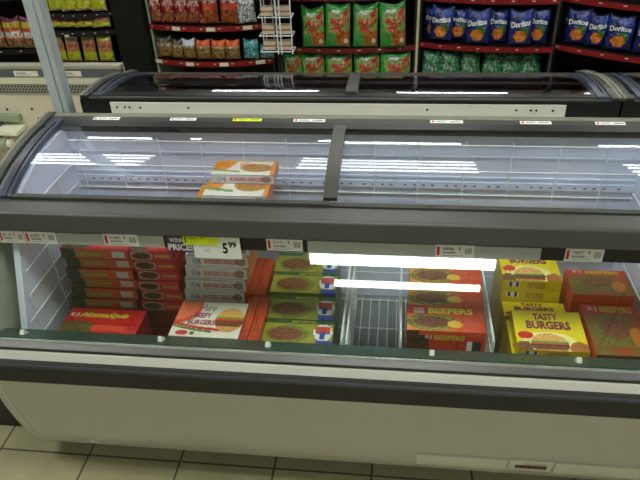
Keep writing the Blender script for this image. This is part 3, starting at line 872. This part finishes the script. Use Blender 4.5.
# ------------------------------------------------------------------ snack bags
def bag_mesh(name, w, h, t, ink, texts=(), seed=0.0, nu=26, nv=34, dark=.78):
    """a puffed film bag, crimped top and bottom; base at z = 0, front faces -y"""
    def surf(u, v, side, eps=0.0):
        a = max(0.0, 1 - abs(2 * u - 1) ** 2.2) ** .6
        c = max(0.0, 1 - abs(2 * v - 1) ** 2.6) ** .55
        d = t / 2 * a * c * (1 + .30 * nz(u, v, 4, seed + side) + .16 * nz(u, v, 11, seed))
        sq = 1 - .07 * (1 - c) - .05 * math.sin(v * math.pi)
        x = (u - .5) * w * (1.02 if c < .3 else sq)
        z = v * h + (.012 * h * math.sin(u * 9 + seed) if v > .9 else 0) + .09 * h * (abs(2 * u - 1) ** 2) * (1 if v > .8 else 0) * ((v - .8) / .2)
        return Vector((x, side * (d + eps + .0008), z))
    b = MB()
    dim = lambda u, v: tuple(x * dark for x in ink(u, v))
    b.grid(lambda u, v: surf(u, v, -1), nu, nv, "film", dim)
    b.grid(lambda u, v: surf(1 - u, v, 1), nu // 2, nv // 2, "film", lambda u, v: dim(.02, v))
    for it in texts:
        s, u0, u1, v0, v1, mm = it[:6]
        b.text(lambda u, v: surf(u, v, -1, .0022), s, u0, u1, v0, v1, mm, it[6] if len(it) > 6 else 0, it[7] if len(it) > 7 else None)
    o = b.build(name, recalc=False, smooth=True)
    return o
def place(o, loc, rot=(0, 0, 0), scale=(1, 1, 1), label=None, group=None, first=False):
    c = o if first else o.copy()
    if not first: COL.objects.link(c)
    c.location = loc; c.rotation_euler = rot; c.scale = scale
    tag(c, label, "snack bag", group)
    return c
used = set()
def bag(o, x, y, z, w, h, lean=.12, rz=0.0, label="", group=""):
    bw, bh = o["bw"], o["bh"]
    first = o.name not in used; used.add(o.name)
    r = Vector((lean, 0, rz))
    c = place(o, (x, y, z + .004 + .02 * lean), (-lean, random.uniform(-.045, .045), rz + random.uniform(-.08, .08)), (w / bw, 1, h / bh), label, group, first)
    for k in ("bw", "bh"):
        if k in c and not first: del c[k]
    return c
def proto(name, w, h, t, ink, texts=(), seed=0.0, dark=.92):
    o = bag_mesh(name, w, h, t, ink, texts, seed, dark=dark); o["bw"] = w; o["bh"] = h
    return o

# green bags
def green_bag(u, v):
    c = mixc((.12, .58, .16), (.25, .72, .25), .5 + nz(u, v, 4, 1))
    if v > .93 or v < .05: c = (.10, .50, .14)
    w = .07 * math.sin(u * 7 + 1) + .25 * (u - .5)
    if .22 < v - w * .3 < .86 and u > .10:
        c = mixc((.62, .70, .38), (.45, .62, .25), .5 + nz(u, v, 7, 4))
    if .60 < v - w < .76 and .22 < u < .92 and nz(u, v, 16, 2) > -.28: c = (.78, .14, .12)
    if .44 < v - w < .56 and .30 < u < .96 and nz(u, v, 16, 7) > -.22: c = (.80, .16, .12)
    if v < .42 and u > .45 and v > .06: c = mixc((.85, .52, .14), (.55, .26, .10), .5 + nz(u, v, 10, 3))
    if ell(u, v, .25, .25, .16, .12) < 1: c = (.30, .62, .28)
    if ell(u, v, .84, .17, .09, .06) < 1: c = (.80, .82, .78)
    if v > .78 and v < .88 and .2 < u < .75 and nz(u, v, 20, 5) > 0: c = (.85, .88, .85)
    return c
# blue corn chip bags
def blue_bag(u, v):
    c = mixc((.03, .10, .38), (.08, .26, .66), .5 + nz(u, v, 4, 2) + (v - .6) * .8)
    if v > .95: c = (.05, .12, .35)
    if ell(u, v, .62, .42, .28, .14) < 1 and u > .45: c = (.22, .42, .20)
    du, dv = u - .5, v - .28
    if abs(dv) < .15 and abs(du) < .30 - abs(dv) * .9 + .06 * nz(u, v, 9): c = mixc((.78, .38, .10), (.90, .58, .18), .5 + nz(u, v, 12, 4))
    if v < .10: c = (.05, .10, .30)
    return c
def arch(x): return .03 * math.sin(math.pi * x)
# yellow bags
def yellow_bag(u, v):
    c = mixc((.80, .82, .12), (.70, .74, .10), .5 + nz(u, v, 5, 3))
    if v > .42: c = mixc((.78, .60, .40), (.70, .42, .30), .5 + nz(u, v, 8, 6))
    if .55 < v < .70 and nz(u, v, 18, 1) > -.1: c = (.66, .24, .20)
    if v > .86: c = (.80, .80, .30)
    if v < .10: c = (.80, .72, .55) if nz(u, v, 12) > 0 else (.62, .46, .30)
    return c
def red_bag(u, v):
    c = mixc((.62, .10, .10), (.50, .08, .10), .5 + nz(u, v, 5, 3))
    if nz(u, v, 9, 8) > .18: c = (.78, .55, .48)
    if .5 < v < .66 and .15 < u < .85 and nz(u, v, 16, 5) > -.1: c = (.82, .68, .62)
    if v < .35 and ell(u, v, .5, .2, .36, .16) < 1: c = mixc((.66, .42, .20), (.5, .24, .12), .5 + nz(u, v, 14, 1))
    return c
def orange_bag(u, v):
    c = mixc((.86, .32, .06), (.72, .22, .08), .5 + nz(u, v, 5, 9))
    if .60 < v < .78: c = (.82, .74, .72) if nz(u, v, 12, 2) > -.05 else (.40, .18, .16)
    if v < .42: c = mixc((.76, .44, .14), (.50, .22, .10), .5 + nz(u, v, 10, 6))
    return c
def silver_bag(u, v):
    c = mixc((.45, .47, .48), (.92, .93, .92), .5 + nz(u, v, 12, 9) * 1.8)
    if nz(u, v, 7, 3) > .35: c = (.45, .60, .40)
    return c
def snack_gold(u, v):
    c = mixc((.60, .46, .20), (.42, .30, .14), .5 + nz(u, v, 8, 3) * 1.5)
    if v > .80: c = (.25, .26, .20)
    if .55 < v < .75 and nz(u, v, 12, 6) > 0: c = (.80, .76, .68)
    return c
def snack_white(u, v):
    c = snack_gold(u, v)
    if v > .72: c = (.88, .90, .94)
    return c
def snack_orange(u, v):
    c = snack_gold(u, v)
    if v > .70: c = (.90, .38, .08)
    return c
def teal_bag(u, v):
    return mixc((.12, .48, .50), (.25, .70, .68), .5 + nz(u, v, 6, 2) * 1.5) if nz(u, v, 9, 4) < .3 else (.7, .72, .74)
def multi_bag(u, v):
    c = mixc((.70, .22, .10), (.80, .40, .12), .5 + nz(u, v, 6, 2))
    if v > .72: c = (.76, .66, .18)
    if v > .88: c = (.42, .12, .26)
    if .36 < v < .60 and nz(u, v, 13, 3) > -.1: c = (.88, .86, .84)
    if v < .3: c = mixc((.60, .55, .30), (.40, .20, .14), .5 + nz(u, v, 12, 5))
    return c
ORD = ["first", "second", "third", "fourth", "fifth", "sixth", "seventh", "eighth"]
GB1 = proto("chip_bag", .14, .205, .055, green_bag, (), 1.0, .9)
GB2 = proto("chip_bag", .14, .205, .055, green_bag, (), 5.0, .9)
for i, (x, w, h) in enumerate(((-.448, .122, .195), (-.322, .134, .212), (-.178, .132, .208), (-.034, .136, .212))):
    bag((GB1, GB2)[i % 2], x, 3.325, .564, w, h, .08, .05 * (i % 2) - .02, "upright green chip bag with red script, %s from the left on the upper green shelf" % ORD[i], "green chip bags on the upper shelf")
for i, (x, w) in enumerate(((-.574, .106), (-.462, .135), (-.322, .150), (-.170, .145), (-.018, .168))):
    bag((GB2, GB1)[i % 2], x, 3.365, .344, w, .170, .08, .06 * ((i * 2) % 3 - 1), "green chip bag with red script, %s from the left on the lower green shelf" % ORD[i], "green chip bags on the lower shelf")
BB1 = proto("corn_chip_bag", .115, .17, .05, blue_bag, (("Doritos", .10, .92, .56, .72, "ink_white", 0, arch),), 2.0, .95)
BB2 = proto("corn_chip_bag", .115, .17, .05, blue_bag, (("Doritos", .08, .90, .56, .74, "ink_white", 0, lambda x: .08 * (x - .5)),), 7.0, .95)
for i, (x, y, z, w, h) in enumerate(((.166, 3.465, .567, .070, .155), (.210, 3.385, .575, .112, .162), (.302, 3.415, .568, .108, .158), (.398, 3.355, .563, .114, .168), (.503, 3.385, .560, .098, .166), (.608, 3.335, .560, .112, .170), (.698, 3.365, .560, .096, .172))):
    bag((BB1, BB2)[i % 2], x, y + .02, z, w + .006, h, .08, -.15 + .05 * (i % 3 - 1), "blue corn chip bag, %s from the left on the centre blue shelf" % ORD[i], "blue corn chip bags on the centre shelf")
for i, (x, y, z, w, h) in enumerate(((.872, 3.44, .565, .058, .142), (.892, 3.35, .565, .118, .163), (.972, 3.30, .565, .098, .155), (1.062, 3.24, .565, .125, .160), (1.178, 3.18, .565, .120, .160), (1.30, 3.12, .565, .12, .16))):
    bag((BB2, BB1)[i % 2], x, y + .02, z, w, h, .08, -.38 + .05 * (i % 3 - 1), "blue corn chip bag, %s from the left on the right hand blue shelf" % ORD[i], "blue corn chip bags on the right shelf")
def green2(u, v):
    return mixc((.04, .34, .16), (.12, .58, .30), .5 + nz(u, v, 6, 3) * 1.6) if nz(u, v, 11, 5) < .34 else (.6, .72, .66)
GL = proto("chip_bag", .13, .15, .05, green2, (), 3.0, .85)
for i, x in enumerate((.176, .276, .382, .490, .598, .702)):
    bag(GL, x, 3.40, .36, .106, .148, .4, .1 * (i % 3 - 1), "dark green shiny chip bag, %s from the left, slumped below the blue bags" % ORD[i], "dark green chip bags under the blue bags")
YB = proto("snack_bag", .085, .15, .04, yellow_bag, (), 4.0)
for i, (x, w, h) in enumerate(((-1.878, .072, .150), (-1.800, .080, .150), (-1.706, .080, .150), (-1.612, .088, .145))):
    bag(YB, x, 3.335, .487, w, h - .008, .03, 0, "yellow and pink snack bag, %s from the left standing on the lowest yellow shelf" % ORD[i], "yellow snack bags on the lowest shelf")
for i, (x, w) in enumerate(((-1.860, .09), (-1.775, .09), (-1.685, .096), (-1.590, .10))):
    bag(YB, x, 3.315, .672, w, .055, .4, .1, "yellow snack bag, %s from the left slumped on the middle yellow shelf" % ORD[i], "yellow snack bags on the middle shelf")
for i, (x, w) in enumerate(((-1.90, .085), (-1.82, .08), (-1.74, .08), (-1.66, .085), (-1.575, .08))):
    bag(YB, x, 3.30 + .01 * (i % 2), .765, w, .135, .25, .1, "yellow snack bag, %s from the left on the top yellow shelf" % ORD[i], "yellow snack bags on the top shelf")
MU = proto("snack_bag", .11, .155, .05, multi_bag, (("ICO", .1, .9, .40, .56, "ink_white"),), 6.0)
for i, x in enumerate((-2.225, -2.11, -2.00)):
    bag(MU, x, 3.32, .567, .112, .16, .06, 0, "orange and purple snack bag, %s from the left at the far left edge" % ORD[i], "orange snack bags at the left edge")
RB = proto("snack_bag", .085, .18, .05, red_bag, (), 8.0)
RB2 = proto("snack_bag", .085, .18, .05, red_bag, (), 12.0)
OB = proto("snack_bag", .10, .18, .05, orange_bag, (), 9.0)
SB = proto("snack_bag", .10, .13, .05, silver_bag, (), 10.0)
for i, (x, w, y) in enumerate(((-1.276, .074, 3.33), (-1.206, .076, 3.32), (-1.135, .078, 3.31), (-1.062, .080, 3.30))):
    bag((RB, RB2)[i % 2], x, y, .698, w, .185, .06, .05 * (i % 3 - 1), "dark red snack bag, %s from the left on the upper red shelf" % ORD[i], "red snack bags on the upper shelf")
for i, (x, w) in enumerate(((-.980, .088), (-.882, .096))):
    bag(OB, x, 3.30, .698, w, .18, .06, 0, "orange snack bag with white band, %s on the upper red shelf" % ["left one", "right one"][i], "orange snack bags on the upper shelf")
bag(SB, -.785, 3.30, .698, .095, .125, .2, .3, "crumpled silver snack bag at the right end of the upper red shelf", "silver snack bag")
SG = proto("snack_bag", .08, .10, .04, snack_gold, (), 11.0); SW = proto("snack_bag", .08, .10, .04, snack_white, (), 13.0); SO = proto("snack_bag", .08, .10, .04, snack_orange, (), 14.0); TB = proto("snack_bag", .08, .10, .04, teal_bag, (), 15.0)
for pr_, x, w, h, y, lab in ((SG, -1.266, .090, .104, 3.33, "wide dull gold snack bag at the left end of the lower red shelf"), (SG, -1.190, .07, .10, 3.31, "narrow dull gold snack bag, second on the lower red shelf"),
                        (SW, -1.118, .072, .10, 3.30, "small snack bag with a white top on the lower red shelf"), (SO, -1.040, .080, .10, 3.29, "small snack bag with orange top beside the white topped one"),
                        (SO, -.960, .080, .098, 3.29, "small orange topped snack bag in the middle of the lower red shelf"), (SO, -.880, .078, .098, 3.29, "small orange topped snack bag left of the teal bag"),
                        (TB, -.785, .085, .098, 3.30, "bright teal snack bag on the lower red shelf"), (TB, -.700, .08, .068, 3.31, "low teal snack bag at the right end of the lower red shelf")):
    bag(pr_, x, y, .512, w, h, .08, 0, lab, "small snack bags on the lower red shelf")

# ------------------------------------------------------------------ snack racks
def rack(name, xl, yl, xr, yr, shelves, label, bow=.07, edge="shelf_red", top=1.46, depth=.42, labels=True, post=None):
    """bowed shelves between two ends; each shelf front bulges towards the aisle"""
    t = tag(empty(name, ((xl + xr) / 2, (yl + yr) / 2 + depth, 0)), label, "shelf rack")
    ox, oy = t.location.x, t.location.y
    L = Vector((xr - xl, yr - yl, 0)); W = L.length; e = L / W; n = Vector((-e.y, e.x, 0))   # n points away from the aisle
    A = Vector((xl - ox, yl - oy, 0))
    def pt(s, d, z): p = A + e * (s * W) + n * d; return Vector((p.x, p.y, z))
    b = MB(); vs = [pt(s, d, z) for s in (0, 1) for d in (depth - .02, depth) for z in (.0, top)]
    b.raw(vs, [(0, 1, 3, 2), (4, 6, 7, 5), (0, 4, 5, 1), (2, 3, 7, 6), (0, 2, 6, 4), (1, 5, 7, 3)], "shelf_brown"); b.build("back_panel", t)
    for s0, s1 in ((0, .012 / W), (1 - .012 / W, 1)):
        b = MB(); vs = [pt(s, d, z) for s in (s0, s1) for d in (.0, depth - .02) for z in (.0, top)]
        b.raw(vs, [(0, 1, 3, 2), (4, 6, 7, 5), (0, 4, 5, 1), (2, 3, 7, 6), (0, 2, 6, 4), (1, 5, 7, 3)], post if (post and s0 == 0) else "shelf_black"); b.build("upright_panel", t)
    N = 14
    for k, z in enumerate(shelves):
        fr = [(i / N, -bow * (1 - (2 * i / N - 1) ** 2)) for i in range(N + 1)]
        b = MB(); n2 = N + 3
        pl = [(s, d) for s, d in fr] + [(1 - .013 / W, depth - .02), (.013 / W, depth - .02)]
        pl[0] = (.013 / W, pl[0][1]); pl[N] = (1 - .013 / W, pl[N][1])
        vs = [pt(s, d, z - .016) for s, d in pl] + [pt(s, d, z) for s, d in pl]; q = len(pl)
        b.raw(vs, [(i, (i + 1) % q, q + (i + 1) % q, q + i) for i in range(q)] + [tuple(range(q))[::-1], tuple(range(q, 2 * q))], "shelf_black")
        sh = b.build("shelf", t)
        b = MB()
        for i in range(N):
            (s0, d0), (s1, d1) = fr[i], fr[i + 1]
            vs = [pt(s, d - dd, zz) for (s, d) in ((s0, d0), (s1, d1)) for dd in (.0, .008) for zz in (z - .026, z + .0005)]
            b.raw(vs, [(2, 6, 7, 3), (0, 1, 5, 4), (1, 3, 7, 5), (0, 4, 6, 2)] + ([(0, 2, 3, 1)] if i == 0 else []) + ([(4, 5, 7, 6)] if i == N - 1 else []), edge)
            if labels and (i * 5 + k) % 4 == 1:
                f = lambda s, t_, s0=s0, s1=s1, d0=d0, d1=d1, z=z: pt(s0 + (s1 - s0) * (.0 + 1.0 * s), (d0 + (d1 - d0) * s) - .0088, z - .022 + .020 * t_)
                b.grid(f, 1, 1, "label_cream")
            elif (i + k) % 2 == 0:
                f = lambda s, t_, s0=s0, s1=s1, d0=d0, d1=d1, z=z: pt(s0 + (s1 - s0) * (.3 + .3 * s), (d0 + (d1 - d0) * (.3 + .3 * s)) - .0088, z - .012 + .005 * t_)
                b.grid(f, 1, 1, "label_cream")
        b.build("shelf_edge", sh, recalc=False)
    return t
rack("snack_rack", -1.335, 3.34, -.668, 3.34, (.14, .508, .695, .95, 1.2, 1.44), "red edged snack rack with red and orange bags right of the black column", post="shelf_post")
rack("snack_rack", -.660, 3.37, .085, 3.38, (.14, .342, .562, .828, 1.1, 1.42), "red edged snack rack full of green chip bags, behind the middle", bow=.05, edge="shelf_red_dark", labels=False)
rack("snack_rack", .10, 3.44, .775, 3.34, (.14, .357, .560, .80, 1.1, 1.42), "red edged snack rack with blue corn chip bags right of the green ones", bow=.04, edge="shelf_red", labels=False)
rack("snack_rack", .79, 3.40, 1.50, 3.04, (.14, .357, .560, .80, 1.1, 1.42), "angled red edged snack rack with blue corn chip bags at the right edge", bow=.04, labels=False)
rack("snack_rack", -1.945, 3.34, -1.52, 3.34, (.14, .483, .668, .762, 1.0, 1.3), "dark snack rack with yellow bags left of the black column", bow=.05, edge="shelf_black", labels=False)
rack("snack_rack", -2.75, 3.35, -1.955, 3.35, (.14, .563, .85, 1.1, 1.4), "dark snack rack with orange bags at the left edge behind the post", bow=.04, edge="shelf_black", labels=False)
# black column between the racks
tag(MB().box(-1.505, -1.345, 3.28, 3.50, 0, 2.98, "column_black").build("column", bevel=.004), kind="structure")
# label on the middle yellow shelf
price_tag(-1.80, -1.735, .640, .654, 3.285, "tiny white label under the middle yellow shelf", [('#', .1, .8, .4, .6, "ink_grey")], group=None)

# ------------------------------------------------------------------ white wire stand with small packs
w = tag(empty("wire_stand", (-.62, 3.20, 0)), "white wire stand hung with small packs between red and green racks", "wire stand")
b = MB()
for x in (-.075, -.060, -.020, .012, .030, .085):
    b.bar((x, -.045 if x > 0 else .036, .588), (x, -.045 if x > 0 else .036, 1.35), .0035, "wire_white")
b.build("uprights", w)
for z in (.60, .68, .77, .86, 1.0, 1.15, 1.3):
    b = MB()
    for y in (-.045, .03): b.bar((-.078, y, z), (.088, y, z), .003, "wire_white")
    for x in (-.078, .005, .088): b.bar((x, -.045, z), (x, .03, z), .003, "wire_white")
    b.build("tray", w)
b = MB(); b.box(-.10, .10, -.06, .08, 0, .03, "shelf_black"); b.box(-.012, .012, .034, .052, .03, 1.35, "shelf_black"); b.build("base", w)
def small_pack(u, v):
    c = (.80, .76, .66)
    if .3 < v < .62: c = mixc((.55, .28, .18), (.75, .5, .3), .5 + nz(u, v, 7, 2))
    return c
k = 0
for z in (.604, .684, .774, .864):
    for x in (-.035, .045):
        b = MB(); W_, D_, H_ = .062, .045, .040
        for o_, u_, v_ in (((-W_ / 2, -D_ / 2, 0), (W_, 0, 0), (0, 0, H_)), ((-W_ / 2, -D_ / 2, H_), (W_, 0, 0), (0, D_, 0)), ((-W_ / 2, D_ / 2, 0), (0, -D_, 0), (0, 0, H_)), ((W_ / 2, -D_ / 2, 0), (0, D_, 0), (0, 0, H_)), ((W_ / 2, D_ / 2, 0), (-W_, 0, 0), (0, 0, H_)), ((-W_ / 2, D_ / 2, 0), (W_, 0, 0), (0, -D_, 0))):
            b.grid(plane_fn(o_, u_, v_), 6, 5, "carton", small_pack)
        tag(b.build("snack_pack", recalc=False, loc=(-.62 + x, 3.195, z)), "small pack on the white wire stand, %s, %s tier up" % (["left side", "right side"][k % 2], ["lowest", "second", "third", "fourth"][k // 2]), "snack pack", "small packs on the wire stand")
        k += 1
